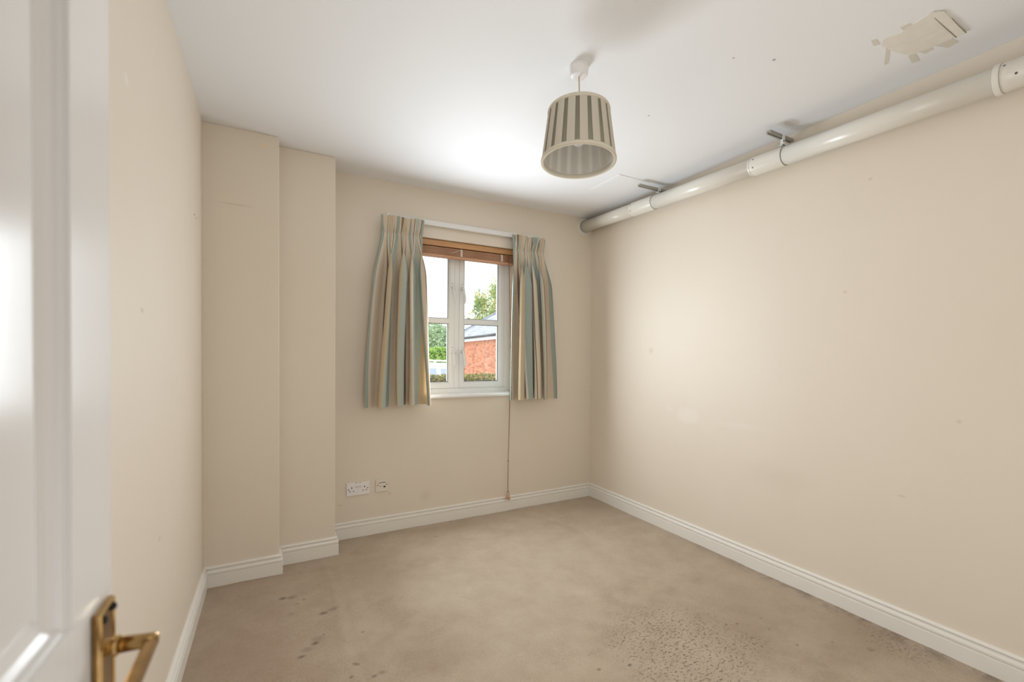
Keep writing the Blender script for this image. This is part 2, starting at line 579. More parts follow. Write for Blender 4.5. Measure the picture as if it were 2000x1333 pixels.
def mitre(i):
    if i == 0:
        return right_of(path[0], path[1])
    if i == len(path) - 1:
        return right_of(path[-2], path[-1])
    n1, n2 = right_of(path[i - 1], path[i]), right_of(path[i], path[i + 1])
    return (n1 + n2) / (1 + n1.dot(n2))


def skirting(name, segs):
    bm = bmesh.new()
    for i in segs:
        loops = []
        for k in (i, i + 1):
            mv = mitre(k)
            loops.append([bm.verts.new((path[k].x + mv.x * d, path[k].y + mv.y * d, z - 0.004)) for d, z in SK])
        a, b = loops
        for k in range(len(SK) - 1):
            bm.faces.new((a[k], b[k], b[k + 1], a[k + 1]))
    bmesh.ops.recalc_face_normals(bm, faces=bm.faces)
    o = struct(link_mesh(name, bm, m_gloss))
    return o


skirting('baseboard_left', [0])
skirting('baseboard_boxing', [1, 2])
skirting('baseboard_boxing_inner', [3, 4])
skirting('baseboard_back', [5])
skirting('baseboard_right', [6])

# ------------------------------------------------------------------ window
win = root_struct('window_1', (0, 0, 0))
WF = YB + 0.10                                     # room face of the fixed frame
fz0 = 0.922
bm = bmesh.new()
ring(bm, WX0, WX1, fz0, WZ1, [(0, WF + 0.07), (0, WF), (0.030, WF), (0.034, WF + 0.004), (0.040, WF + 0.006), (0.040, WF + 0.07), (0, WF + 0.07)], XZ)
link_mesh('window_frame', bm, m_upvc, win)
link_mesh('mullion', boxes((1.205, 1.242, WF - 0.001, WF + 0.069, fz0 + 0.036, WZ1 - 0.036)), m_upvc, win, bevel=0.005)
for (a, b) in ((0.825, 1.2065), (1.2405, 1.625)):
    bm = bmesh.new()
    cf = WF - 0.004
    ring(bm, a + 0.0015, b - 0.0015, 0.9575, 2.0005, [(0, WF + 0.05), (0, cf + 0.004), (0.004, cf), (0.032, cf), (0.038, cf + 0.004), (0.047, cf + 0.016), (0.047, WF + 0.05),
                                     (0, WF + 0.05)], XZ)
    cs = link_mesh('casement', bm, m_upvc, win)
    p0, p1 = a + 0.0485, b - 0.0485
    bm = bmesh.new()
    prism(bm, [(1.4435, cf + 0.014), (1.4475, cf + 0.006), (1.480, cf + 0.006), (1.4845, cf + 0.014), (1.4845, WF + 0.05), (1.4435, WF + 0.05)], p0 - 0.006, p1 + 0.006,
          lambda u, v, h: (h, v, u))
    link_mesh('glazing_bar', bm, m_upvc, cs)
    for (za, zb) in ((1.006, 1.4435), (1.4845, 1.952)):
        link_mesh('pane', boxes((p0 - 0.003, p1 + 0.003, WF + 0.022, WF + 0.026, za - 0.003, zb + 0.003)), m_glass, cs)
        bm = bmesh.new()
        ring(bm, p0 - 0.003, p1 + 0.003, za - 0.003, zb + 0.003, [(0, WF + 0.021), (0, WF + 0.016), (0.006, WF + 0.016), (0.006, WF + 0.021)], XZ)
        link_mesh('gasket', bm, m_gasket, cs)
# fasteners: plate, pivot, lever
for (x, z, sgn) in ((1.186, 1.235, 1), (1.268, 1.235, -1), (1.184, 1.716, 1), (1.266, 1.716, -1)):
    y = WF - 0.004
    lx = x + 0.012 * (-sgn)
    h = link_mesh('window_handle', boxes((x - 0.012, x + 0.012, y - 0.006, y, z - 0.020, z + 0.036)), m_plastic, win, bevel=0.004)
    bm = bmesh.new()
    axial(bm, (x, y - 0.004, z), (0, -1, 0), [(0, 0.012), (0.012, 0.011), (0.016, 0.008)], 16)
    link_mesh('pivot', bm, m_plastic, h, smooth=True)
    bm = bmesh.new()
    tube(bm, [(x, y - 0.018, z + 0.004), (x + 0.004, y - 0.022, z - 0.03), (x + 0.010, y - 0.028, z - 0.07), (x + 0.008, y - 0.034, z - 0.105), (x + 0.002, y - 0.036, z - 0.118)],
         [0.010, 0.008, 0.009, 0.0085, 0.005], 10)
    link_mesh('lever', bm, m_plastic, h, smooth=True)
    bm = bmesh.new()
    box(bm, x - 0.006 + sgn * 0.014, x + 0.006 + sgn * 0.020, y - 0.012, y, z - 0.012, z + 0.016)
    link_mesh('catch', bm, m_plastic, h, bevel=0.003)
    for dz in (0.028, -0.012):
        bm = bmesh.new()
        axial(bm, (x - 0.002, y - 0.0055, z + dz), (0, -1, 0), [(0, 0.0032), (0.002, 0.0026)], 10)
        link_mesh('screw', bm, m_screw, h)
# window board with rounded nosing
bm = bmesh.new()
nose = [(WF + 0.004, 0.924), (YB - 0.010, 0.922), (YB - 0.020, 0.919), (YB - 0.026, 0.911), (YB - 0.026, 0.902), (YB - 0.020, 0.894), (YB - 0.010, 0.891), (YB - 0.0005, 0.891),
        (YB - 0.0005, 0.9005), (WF + 0.004, 0.9005)]
prism(bm, nose, WX0 + 0.0005, WX1 - 0.0005, lambda u, v, h: (h, u, v))
ns = [(YB - 0.0003, 0.922)] + nose[1:8]
prism(bm, ns, WX0 - 0.03, WX0 + 0.0005, lambda u, v, h: (h, u, v))
prism(bm, ns, WX1 - 0.0005, WX1 + 0.03, lambda u, v, h: (h, u, v))
link_mesh('sill', bm, m_sill, win)

# ------------------------------------------------------------------ door (open, at the left edge of the view)
du = Vector((math.sin(math.radians(0.5)), math.cos(math.radians(0.5)), 0))
dn = Vector((-du.y, du.x, 0))                     # away from the camera side
DP = 0.137


def dr(s, z, d):
    """door space: s along the leaf from the foot of the camera, z height, d depth into the leaf"""
    v = du * s + dn * (DP + d)
    return (v.x, v.y, z)


S0, S1 = -0.227, 0.535
SA, SB = S0 + 0.090, 0.445
MA, MB = 0.110, 0.198
door = root_struct('door_1', dr(S0, 0.0, 0.02))
inv = Matrix.Translation(-Vector(door.location))


def dobj(name, bm, mat, parent=None, **kw):
    bmesh.ops.transform(bm, matrix=inv, verts=bm.verts)
    return link_mesh(name, bm, mat, parent or door, **kw)


def dbox(s0, s1, z0, z1, d0, d1):
    bm = bmesh.new()
    prism(bm, [(s0, z0), (s1, z0), (s1, z1), (s0, z1)], d0, d1, dr)
    return bm


Z0, Z1 = 0.012, 1.985
dobj('door_core', dbox(S0 + 0.002, S1 - 0.002, Z0, Z1, 0.0150, 0.0290), m_door)
for side in (0, 1):
    d0, d1 = ((0.0, 0.0155), (0.0285, 0.044))[side]
    for (a, b) in ((S0, SA), (SB, S1)):
        dobj('stile', dbox(a, b, Z0, Z1, d0, d1), m_door, bevel=0.002)
    for (a, b) in ((Z0, 0.21), (0.75, 0.993), (1.88, Z1)):
        dobj('rail', dbox(SA, SB, a, b, d0 + 0.0002, d1), m_door)
    for (a, b) in ((0.21, 0.75), (0.993, 1.88)):
        dobj('muntin', dbox(MA, MB, a, b, d0 + 0.0002, d1), m_door)
for (sa, sb) in ((SA, MA), (MB, SB)):
    for (za, zb) in ((0.21, 0.75), (0.993, 1.88)):
        bm = bmesh.new()
        ring(bm, sa, sb, za, zb, [(0, 0.0), (0.0010, 0.0035), (0.0040, 0.0042), (0.0058, 0.0078), (0.0110, 0.0108), (0.0180, 0.0124), (0.0195, 0.0124), (0.0205, 0.0142), (0.0260, 0.0140), (0.0300, 0.0100), (0.0320, 0.0100)], dr)
        dobj('panel_moulding', bm, m_door)
        dobj('panel', dbox(sa + 0.030, sb - 0.030, za + 0.030, zb - 0.030, 0.0098, 0.0155), m_door)
        dobj('panel', dbox(sa, sb, za, zb, 0.0285, 0.034), m_door)
# brass lever handle on its back plate
hs, hz = 0.4985, 0.9465
pa, pb, pza, pzb = 0.4805, 0.5180, 0.810, 0.984
bm = bmesh.new()
prism(bm, [(pa, pza), (pb, pza), (pb, pzb), (pa, pzb)], -0.0060, -0.0002, dr)
plate = dobj('handle', bm, m_brass, bevel=0.0016)
plate['label'] = 'aged brass lever handle on a rectangular back plate'
bm = bmesh.new()
ring(bm, pa + 0.001, pb - 0.001, pza + 0.001, pzb - 0.001, [(0.0, -0.0058), (0.0008, -0.0070), (0.0018, -0.0070), (0.0026, -0.0058)], dr)
dobj('plate_rim', bm, m_brass_edge, plate)
ax_out = -dn
bm = bmesh.new()
o = Vector(dr(hs, hz, -0.0058))
axial(bm, o, ax_out, [(0, 0.0068), (0.0035, 0.0068), (0.0042, 0.0058), (0.0050, 0.0060), (0.0056, 0.0084), (0.0078, 0.0084), (0.0084, 0.0070)], 28)
cl = dobj('collar', bm, m_brass_edge, plate)
cl.data.shade_smooth()
cl.data.set_sharp_from_angle(angle=math.radians(35))
bm = bmesh.new()
p0 = Vector(dr(hs, hz, -0.014))
p1 = Vector(dr(hs + 0.003, hz - 0.0035, -0.034))
tube(bm, [p0, p1, p1 + (p1 - p0).normalized() * 0.006], [0.0068, 0.0060, 0.0058], 24)
dobj('neck', bm, m_brass, plate, smooth=True)
bm = bmesh.new()
gs, gz = hs + 0.008, hz - 0.0105
prism(bm, [(gs, gz + 0.010), (gs, gz + 0.001), (gs - 0.06, gz), (gs - 0.110, gz + 0.001), (gs - 0.118, gz + 0.006), (gs - 0.110, gz + 0.011), (gs - 0.06, gz + 0.0115)], -0.0405, -0.0310, dr)
dobj('lever', bm, m_brass, plate, bevel=0.0020)
for (s_, z) in ((pa + 0.007, pzb - 0.008), (pb - 0.007, pzb - 0.008), (pa + 0.007, pza + 0.008), (pb - 0.007, pza + 0.008)):
    bm = bmesh.new()
    axial(bm, dr(s_, z, -0.0055), ax_out, [(0, 0.0034), (0.0028, 0.0030), (0.0038, 0.0016)], 12)
    dobj('screw', bm, m_black, plate, smooth=True)
for z in (0.25, 1.0, 1.75):
    bm = bmesh.new()
    v = Vector(dr(S0 - 0.004, z, 0.004))
    axial(bm, v, (0, 0, 1), [(0, 0.006), (0.09, 0.006)], 12)
    dobj('hinge', bm, m_brass)

# ------------------------------------------------------------------ ceiling details
bm = bmesh.new()
prism(bm, [(1.968, 2.222), (2.240, 2.222), (2.240, 2.52), (1.968, 2.52)], H - 0.004, H + 0.001, lambda u, v, h: (u, v, h))
link_mesh('access_panel', bm, m_ceiling, ceiling, bevel=0.002)
bm = bmesh.new()
patch = [(1.990, 0.818), (2.004, 0.770), (1.993, 0.745), (1.985, 0.705), (1.978, 0.684), (1.992, 0.664), (2.020, 0.655), (2.074, 0.652), (2.150, 0.655), (2.204, 0.660), (2.206, 0.684),
         (2.200, 0.720), (2.196, 0.765), (2.186, 0.800), (2.160, 0.818), (2.120, 0.826), (2.060, 0.835), (2.020, 0.836)]
prism(bm, patch, H - 0.0022, H + 0.001, lambda u, v, h: (u, v, h))
rp = link_mesh('repair_patch', bm, m_patch, ceiling)
rp['label'] = 'rough cream filler patch beside the strip of board'
for poly in ([(2.175, 0.700), (2.252, 0.690), (2.258, 0.722), (2.190, 0.745)], [(2.170, 0.752), (2.222, 0.752), (2.225, 0.778), (2.175, 0.790)],
             [(2.175, 0.795), (2.258, 0.806), (2.250, 0.828), (2.180, 0.815)], [(2.075, 0.832), (2.165, 0.872), (2.172, 0.882), (2.160, 0.884), (2.060, 0.838)],
             [(1.965, 0.830), (2.010, 0.836), (2.000, 0.852), (1.958, 0.842)], [(1.975, 0.735), (2.000, 0.735), (2.000, 0.762), (1.970, 0.760)]):
    bm = bmesh.new()
    prism(bm, poly, H - 0.0012, H + 0.001, lambda u, v, h: (u, v, h))
    link_mesh('filler_stroke', bm, m_patch_dark, ceiling)
bm = bmesh.new()
prism(bm, [(1.975, 0.676), (2.006, 0.653), (2.20, 0.657), (2.203, 0.682), (2.014, 0.680)], H - 0.005, H - 0.0015, lambda u, v, h: (u, v, h))
link_mesh('board_strip', bm, m_patch, ceiling, bevel=0.001)
for a, b in (((2.014, 0.6805), (2.204, 0.6825)), ((2.07, 0.6525), (2.203, 0.6565))):
    bm = bmesh.new()
    tube(bm, [(a[0], a[1], H - 0.0045), ((a[0] + b[0]) / 2, (a[1] + b[1]) / 2 + 0.0006, H - 0.0050), (b[0], b[1], H - 0.0045)], [0.0008, 0.0013, 0.0018], 6)
    link_mesh('crack', bm, m_crack, ceiling)

# ------------------------------------------------------------------ pipe along the right wall
pz = lambda y: 2.2015 + 0.0353 * y
PX = XR - 0.078
pr = 0.0465
pipe = thing('drain_pipe', 'long off-white plastic pipe along the top of the bare wall', 'pipe', loc=(PX, YB, pz(YB)))
inv_p = Matrix.Translation(-Vector(pipe.location))
PD = Vector((0, -1, -0.0353)).normalized()


def pobj(name, bm, mat, parent=None, **kw):
    bmesh.ops.transform(bm, matrix=inv_p, verts=bm.verts)
    return link_mesh(name, bm, mat, parent or pipe, **kw)


def pt(y):
    return Vector((PX, y, pz(y)))


for ya, yb in ((YB - 0.001, 2.40), (2.37, 1.47), (1.44, 0.55), (0.56, YF + 0.002)):
    bm = bmesh.new()
    L = (pt(yb) - pt(ya)).length
    axial(bm, pt(ya), PD, [(0, pr), (L, pr)], 40)
    pobj('pipe_length', bm, m_pipe, smooth=False)
    pipe.children[-1].data.polygons.foreach_set('use_smooth', [len(p.vertices) == 4 for p in pipe.children[-1].data.polygons])
for ya, yb, big in ((2.490, 2.275, 0), (1.548, 1.378, 0), (0.612, 0.30, 1)):
    L = (pt(yb) - pt(ya)).length
    R1 = pr + 0.0035
    if big:
        prof = [(0, pr), (0, pr + 0.008), (0.002, pr + 0.0095), (0.016, pr + 0.0095), (0.018, pr + 0.0075), (0.018, pr + 0.005), (0.040, pr + 0.005), (0.042, pr + 0.004), (L, pr + 0.004), (L, pr)]
    else:
        prof = [(-0.012, pr), (-0.011, pr + 0.0015), (-0.002, pr + 0.002), (0, R1), (0.010, R1 + 0.0005), (L - 0.014, R1 - 0.0005), (L - 0.010, R1 - 0.001), (L, R1 - 0.0015), (L, pr)]
    bm = bmesh.new()
    axial(bm, pt(ya), PD, prof, 40, caps=False)
    cp = pobj('coupling', bm, m_pipe)
    cp.data.shade_smooth()
    cp.data.set_sharp_from_angle(angle=math.radians(30))
    for yy in ((ya, yb) if not big else (ya - 0.018,)):
        bm = bmesh.new()
        rr = pr + 0.0056 if big else (R1 + 0.0004 if yy == ya else R1 - 0.0012)
        axial(bm, pt(yy), PD, [(-0.0006, rr - 0.003), (-0.0006, rr), (0.0008, rr), (0.0008, rr - 0.003)], 40, caps=False)
        pobj('seal_ring', bm, m_seam, cp)
    angs = (152, 205, 60) if not big else (150, 200)
    for k, a in enumerate(angs):
        if big:
            yy = (ya - 0.030, ya - 0.060)[k]
            R2 = pr + 0.004
        else:
            yy = ya - 0.022
            R2 = R1
        c = pt(yy)
        dirn = Vector((math.cos(math.radians(a)), 0, math.sin(math.radians(a))))
        bm = bmesh.new()
        axial(bm, c + dirn * (R2 - 0.001), dirn, [(0, 0.0042), (0.0018, 0.0042), (0.003, 0.0025)], 10)
        pobj('screw', bm, m_screw, cp)
bm = bmesh.new()
axial(bm, pt(YB - 0.0005), Vector((0, -1, 0)), [(0, 0.0735), (0.004, 0.0735), (0.007, 0.071), (0.007, 0.054), (0.003, 0.052), (0.003, pr + 0.0005), (0.0, pr + 0.0005)], 48, caps=False)
fl = pobj('wall_flange', bm, m_pipe)
fl.data.shade_smooth()
fl.data.set_sharp_from_angle(angle=math.radians(30))

# brackets: channel on the ceiling, hanger and clip
for (yb, xa, lab) in ((1.392, 2.217, 'grey channel bracket over the middle pipe joint'), (2.232, 2.150, 'grey channel bracket over the pipe joint nearest the window')):
    br = thing('pipe_bracket', lab, 'bracket', 'pipe brackets on the ceiling', loc=(PX, yb, H))
    hw, hh = 0.0115, 0.041
    bm = bmesh.new()
    ht = -hh + 0.015
    prof = [(-hw, ht), (-hw, -hh), (-hw + 0.007, -hh), (-hw + 0.007, -hh + 0.006), (hw - 0.007, -hh + 0.006), (hw - 0.007, -hh), (hw, -hh), (hw, ht)]
    prism(bm, prof, xa - PX, XR - 0.0005 - PX, lambda u, v, h: (h, u, v - 0.0003))
    link_mesh('channel', bm, m_zinc, br, bevel=0.001)
    top = pz(yb) + pr - H
    bm = boxes((-0.024, -0.004, -0.0150, -0.0125, top + 0.0052, -hh + 0.012), (-0.024, -0.004, -0.0150, 0.008, top + 0.0052, top + 0.0075), (-0.0062, -0.004, -0.0125, 0.008, top + 0.0075, -hh - 0.001))
    link_mesh('hanger', bm, m_plastic, br)
    bm = bmesh.new()
    axial(bm, (-0.015, -0.0152, (top - hh) / 2 + 0.004), (0, -1, 0), [(0, 0.0042), (0.0015, 0.0042)], 10)
    link_mesh('bolt', bm, m_screw, br)

# ------------------------------------------------------------------ pendant lamp
LX, LY = 1.097, 1.484
lampo = thing('pendant_lamp', 'pendant lamp with a tapered cream shade and green pleats hanging from the ceiling', 'lamp', loc=(LX, LY, H))
bm = bmesh.new()
axial(bm, (0, 0, -0.0003), (0, 0, -1), [(0, 0.040), (0.006, 0.040), (0.007, 0.0385), (0.012, 0.0385), (0.034, 0.036), (0.040, 0.032), (0.042, 0.026)], 40)
cr = link_mesh('ceiling_rose', bm, m_plastic, lampo)
cr.data.shade_smooth()
cr.data.set_sharp_from_angle(angle=math.radians(35))
ZT, ZBt = 2.200 - H, 1.992 - H
bm = bmesh.new()
tube(bm, [(0, 0, -0.040), (0.0015, 0, -0.09), (0, 0, ZT - 0.045)], 0.0027, 10)
link_mesh('flex', bm, m_flex, lampo, smooth=True)
view = Vector((LX, LY, 0)).normalized()
side_ax = Vector((view.y, -view.x, 0))
tilt = Matrix.Translation((0, 0, ZT)) @ Matrix.Rotation(math.radians(-2.8), 4, side_ax) @ Matrix.Translation((0, 0, -ZT))
RT, RB = 0.1235, 0.1495
rad = lambda z: RT + (RB - RT) * (ZT - z) / (ZT - ZBt)


def lobj(name, bm, mat, parent=lampo, **kw):
    bmesh.ops.transform(bm, matrix=tilt, verts=bm.verts)
    return link_mesh(name, bm, mat, parent, **kw)


shade = None
# lining and the recessed green cloth
NP = 18
phase = math.atan2(-view.y, -view.x) + math.radians(-2.0)


def cone(off, n, z0=ZBt, z1=ZT, wave=0.0):
    bm = bmesh.new()
    rows = []
    for j in range(9):
        z = z0 + (z1 - z0) * j / 8
        rows.append([bm.verts.new(((rad(z) + off + wave * math.cos(NP * (2 * PI * k / n - phase))) * math.cos(2 * PI * k / n), (rad(z) + off + wave * math.cos(NP * (2 * PI * k / n - phase))) * math.sin(2 * PI * k / n), z)) for k in range(n)])
    for a, b in zip(rows, rows[1:]):
        for k in range(n):
            bm.faces.new((a[k], a[(k + 1) % n], b[(k + 1) % n], b[k]))
    return bm


shade = lobj('shade', cone(-0.0035, 144), m_shade_green, smooth=True)
shade['label'] = 'sage green cloth between the cream pleats'
lobj('lining', cone(-0.007, 216, wave=0.0012), m_shade_lining, shade, smooth=True)
hwb = math.radians(11.9) / 2
for i in range(NP):
    a0 = phase + 2 * PI * (i + 0.5) / NP
    bm = bmesh.new()
    jit = random.uniform(-0.006, 0.006)
    rows = []
    for j in range(7):
        z = ZBt + 0.004 + (ZT - ZBt - 0.008) * j / 6
        hw = hwb * (1.02 - 0.02 * j / 6) + 0.010 * j / 6
        row = []
        for off in (0.0008, -0.0022):
            for k in range(6):
                a = a0 + jit * (1 - j / 6) + hw * (2 * k / 5 - 1) * (1 if off > 0 else -1)
                bow = 0.0010 * (1 - (2 * k / 5 - 1) ** 2) if off > 0 else 0
                r = rad(z) + off + bow
                row.append(bm.verts.new((r * math.cos(a), r * math.sin(a), z)))
        rows.append(row)
    for a, b in zip(rows, rows[1:]):
        for k in range(12):
            bm.faces.new((a[k], a[(k + 1) % 12], b[(k + 1) % 12], b[k]))
    bmesh.ops.recalc_face_normals(bm, faces=bm.faces)
    lobj('pleat', bm, m_shade_cream, shade)
for (z0, z1, nm) in ((ZBt - 0.002, ZBt + 0.013, 'trim_band'), (ZT - 0.010, ZT + 0.003, 'trim_band')):
    bm = bmesh.new()
    rows = []
    for (z, off) in ((z0, -0.0085), (z0 - 0.001, -0.003), (z0, 0.0022), ((z0 + z1) / 2, 0.0034), (z1, 0.0022), (z1, -0.0085), (z0, -0.0085)):
        rows.append([bm.verts.new(((rad(z) + off) * math.cos(2 * PI * k / 96), (rad(z) + off) * math.sin(2 * PI * k / 96), z)) for k in range(96)])
    for a, b in zip(rows, rows[1:]):
        for k in range(96):
            bm.faces.new((a[k], a[(k + 1) % 96], b[(k + 1) % 96], b[k]))
    bmesh.ops.recalc_face_normals(bm, faces=bm.faces)
    lobj(nm, bm, m_shade_trim, shade, smooth=True)
bm = bmesh.new()
for k in range(3):
    a = 2 * PI * k / 3 + 0.4
    tube(bm, [(0.018 * math.cos(a), 0.018 * math.sin(a), ZT - 0.030), ((RT - 0.007) * math.cos(a), (RT - 0.007) * math.sin(a), ZT - 0.006)], 0.0014, 6)
axial(bm, (0, 0, ZT - 0.032), (0, 0, 1), [(0, 0.019), (0, 0.0215), (0.003, 0.0215), (0.003, 0.019)], 20, caps=False)
lobj('shade_fitter', bm, m_plastic)
bm = bmesh.new()
axial(bm, (0, 0, ZT - 0.020), (0, 0, -1), [(-0.028, 0.006), (-0.020, 0.012), (0.0, 0.0175), (0.012, 0.0185), (0.038, 0.0175), (0.040, 0.014)], 24)
lobj('lamp_holder', bm, m_plastic, smooth=True)
bm = bmesh.new()
prof = [(0.036, 0.011), (0.050, 0.012), (0.062, 0.0165)]
for k in range(13):
    t = math.radians(-38 + 128 * k / 12)
    prof.append((0.094 + 0.0285 * math.sin(t), max(0.0285 * math.cos(t), 0.0002)))
axial(bm, (0, 0, ZT - 0.020), (0, 0, -1), prof, 32)
lobj('bulb', bm, m_bulb, smooth=True)

# ------------------------------------------------------------------ curtain rail and curtains
railo = thing('curtain_rail', 'white curtain rail above the window between the two curtains', 'curtain rail', loc=(1.27, YB, 2.14))
bm = bmesh.new()
prism(bm, [(-0.030, -0.019), (-0.030, 0.014), (-0.026, 0.018), (-0.004, 0.018), (-0.0005, 0.014), (-0.0005, -0.015), (-0.004, -0.019)], -0.585, 0.60, lambda u, v, h: (h, u, v))
link_mesh('track', bm, m_plastic, railo, bevel=0.002)
for x in (-0.593, 0.608):
    link_mesh('end_cap', boxes((x - 0.008, x + 0.008, -0.032, -0.0005, -0.021, 0.020)), m_plastic, railo, bevel=0.003)


def curtain(label, xlt, xrt, xlb, xrb, zt, zb, seed, phases, nf):
    rnd = random.Random(seed)
    root = thing('curtain', label, 'curtain', 'striped curtains at the window', loc=((xlt + xrt) / 2, YB - 0.07, zb))
    ox, oy, oz = root.location
    NU, NV = 300, 110
    waist = 0.105
    amps = [0.75 + 0.5 * rnd.random() for _ in range(nf + 2)]

    def knots(u):
        # irregular fold phase
        return nf * u + 0.13 * math.sin(2 * PI * (u * 1.3 + phases[0])) + 0.06 * math.sin(2 * PI * (u * 2.7 + phases[1]))

    def pos(u, t):
        # t: metres down from the top
        k = max(0.0, (t - waist) / (zt - zb - waist))
        open_ = min(1.0, k / 0.26)
        open_ = open_ * open_ * (3 - 2 * open_)
        f = 1 - (1 - k) ** 1.5
        xl = xlt + (xlb - xlt) * f
        xr = xrt + (xrb - xrt) * f
        fl = max(0.0, (waist - t) / waist)               # heading leans out above the gathers
        pinch = math.exp(-((t - waist) / 0.022) ** 2)
        ph = 2 * PI * knots(u)
        kn = max(0.0, min(nf, knots(u)))
        i = int(kn)
        am = amps[i] * (1 - kn % 1) + amps[min(i + 1, nf + 1)] * (kn % 1)
        big = am * (0.041 + 0.008 * k) * open_
        ph2 = ph + 0.45 * math.sin(2.6 * k + 5 * u + seed) + 0.25 * k * math.sin(11 * u)
        pen = 2 * PI * (u * 15 + 0.35 * math.sin(6.3 * u * 2 + seed))
        pamp = (0.0055 + 0.0105 * fl) * (1 - 0.45 * pinch) * (0.65 + 0.35 * math.sin(13 * u + seed)) * (1 - open_ * 0.88)
        rnd_fold = 2.0 * math.sqrt(math.cos(ph2 / 2) ** 2 + 0.012) - 1.25
        y = -big * rnd_fold - pamp * math.cos(pen)
        y -= 0.010 * math.sin(2 * PI * u * nf * 1.9 + 2.5 * k + seed) * open_ * (1 - 0.4 * k)
        y += 0.006 * pinch
        lean = fl * (0.014 * (u - 0.35) + 0.010 * math.sin(pen * 0.5 + seed))
        x = xl + (xr - xl) * u - big * 0.90 * math.sin(ph2 + 0.3) + pamp * 1.1 * math.sin(pen) + lean
        x += 0.008 * math.sin(2 * PI * u * 2 + 3.2 * k + seed) * k
        edge = min(1.0, min(u, 1 - u) / 0.07)
        y = y * (0.35 + 0.65 * edge)
        yy = YB - 0.060 - 0.024 * open_ - 0.008 * k + y - 0.010 * fl
        z = zt - t + (0.003 * math.cos(pen) + 0.002 * math.sin(9 * u)) * max(0.0, 1 - t / 0.03)
        z += 0.006 * math.sin(7 * u + seed) * max(0.0, (k - 0.8) / 0.2)
        return Vector((x, min(yy, YB - 0.036 if t < 0.1 else YB - 0.014), z))

    def sheet(t0, t1, nv):
        bm = bmesh.new()
        uvl = bm.loops.layers.uv.new('UVMap')
        rows = []
        for j in range(nv + 1):
            t = t0 + (t1 - t0) * j / nv
            rows.append([(bm.verts.new(pos(i / NU, t) - Vector((ox, oy, oz))), i / NU, t) for i in range(NU + 1)])
        for a, b in zip(rows, rows[1:]):
            for i in range(NU):
                q = (a[i], b[i], b[i + 1], a[i + 1])
                f = bm.faces.new([v[0] for v in q])
                for lp, v in zip(f.loops, q):
                    lp[uvl].uv = (v[1], v[2])
        return bm

    for nm, t0, t1, nv in (('heading', 0.0, waist, 18), ('drape', waist, zt - zb, NV)):
        o = link_mesh(nm, sheet(t0, t1, nv), m_curtain, root, smooth=True)
        md = o.modifiers.new('cloth', 'SOLIDIFY')
        md.thickness = 0.0025
        md.offset = -1
        md.use_rim = False
    return root


curtain('striped curtain hanging beside the boxed corner', 0.632, 0.905, 0.536, 0.945, 2.130, 0.862, 3, (0.15, 0.6), 4)
curtain('striped curtain hanging beside the blind cord', 1.618, 1.895, 1.604, 1.958, 2.130, 0.868, 11, (0.55, 0.2), 5)

# ------------------------------------------------------------------ wooden venetian blind, pulled up
blind = thing('venetian_blind', 'wooden venetian blind pulled up at the top of the window', 'blind', loc=(1.225, YB + 0.045, 2.0))
bm = boxes((-0.435, 0.435, -0.027, 0.025, -0.004, 0.037))
link_mesh('headrail', bm, m_wood_pale, blind, bevel=0.003)
nsl = 13
sl0 = None
for i in range(nsl):
    z = -0.0135 - i * 0.0042
    if sl0 is None:
        bm = bmesh.new()
        prism(bm, [(-0.0245, -0.0012), (-0.012, 0.0), (0, 0.0004), (0.012, 0.0), (0.0245, -0.0012), (0.0245, 0.0010), (0.012, 0.0022), (0, 0.0026), (-0.012, 0.0022), (-0.0245, 0.0010)], -0.432, 0.432,
              lambda u, v, h: (h, u, v))
        sl0 = link_mesh('slat', bm, m_wood, blind)
        s = sl0
    else:
        s = sl0.copy()
        col.objects.link(s)
        s.parent = blind
    s.location = (random.uniform(-0.0015, 0.0015), random.uniform(-0.002, 0.002), z)
link_mesh('bottom_rail', boxes((-0.432, 0.432, -0.026, 0.026, -0.081, -0.0665)), m_wood, blind, bevel=0.003)
for x in (-0.36, 0.0, 0.335):
    bm = boxes((x - 0.009, x + 0.009, -0.0292, -0.0275, -0.066, -0.012))
    link_mesh('ladder_cord', bm, m_tape, blind)
bm = bmesh.new()
tube(bm, [(-0.005, -0.029, -0.010), (-0.02, -0.031, -0.025), (-0.06, -0.031, -0.045), (-0.09, -0.029, -0.052), (-0.05, -0.030, -0.034), (0.0, -0.030, -0.014)], 0.0016, 6)
link_mesh('loose_cord', bm, m_tape, blind, smooth=True)
link_mesh('cord_lock', boxes((0.372, 0.384, -0.030, -0.026, -0.060, -0.004)), m_cordmat, blind, bevel=0.001)
# pull cord over the sill, down to the skirting
CX = 1.606 - 1.225
bm = bmesh.new()
for dx in (-0.0013, 0.0013):
    pts = [(CX + 0.012 + dx, -0.032, -0.010), (CX + 0.013 + dx, -0.050, -0.30), (CX + 0.009 + dx, -0.073, -0.80), (CX + 0.006 + dx, -0.078, -1.10), (CX + 0.003 + dx, -0.074, -1.35), (CX - 0.002 + dx * 0.6, -0.070, -1.62),
           (CX - 0.003 + dx, -0.069, -1.75), (CX - 0.003 + dx * 0.5, -0.069, -1.86)]
    tube(bm, pts, 0.0012, 6)
link_mesh('pull_cord', bm, m_cordmat, blind, smooth=True)
bm = bmesh.new()
axial(bm, (CX - 0.002, -0.070, -1.607), (0, 0, -1), [(0, 0.002), (0.003, 0.005), (0.008, 0.005), (0.011, 0.002)], 10)
link_mesh('knot', bm, m_cordmat, blind, smooth=True)
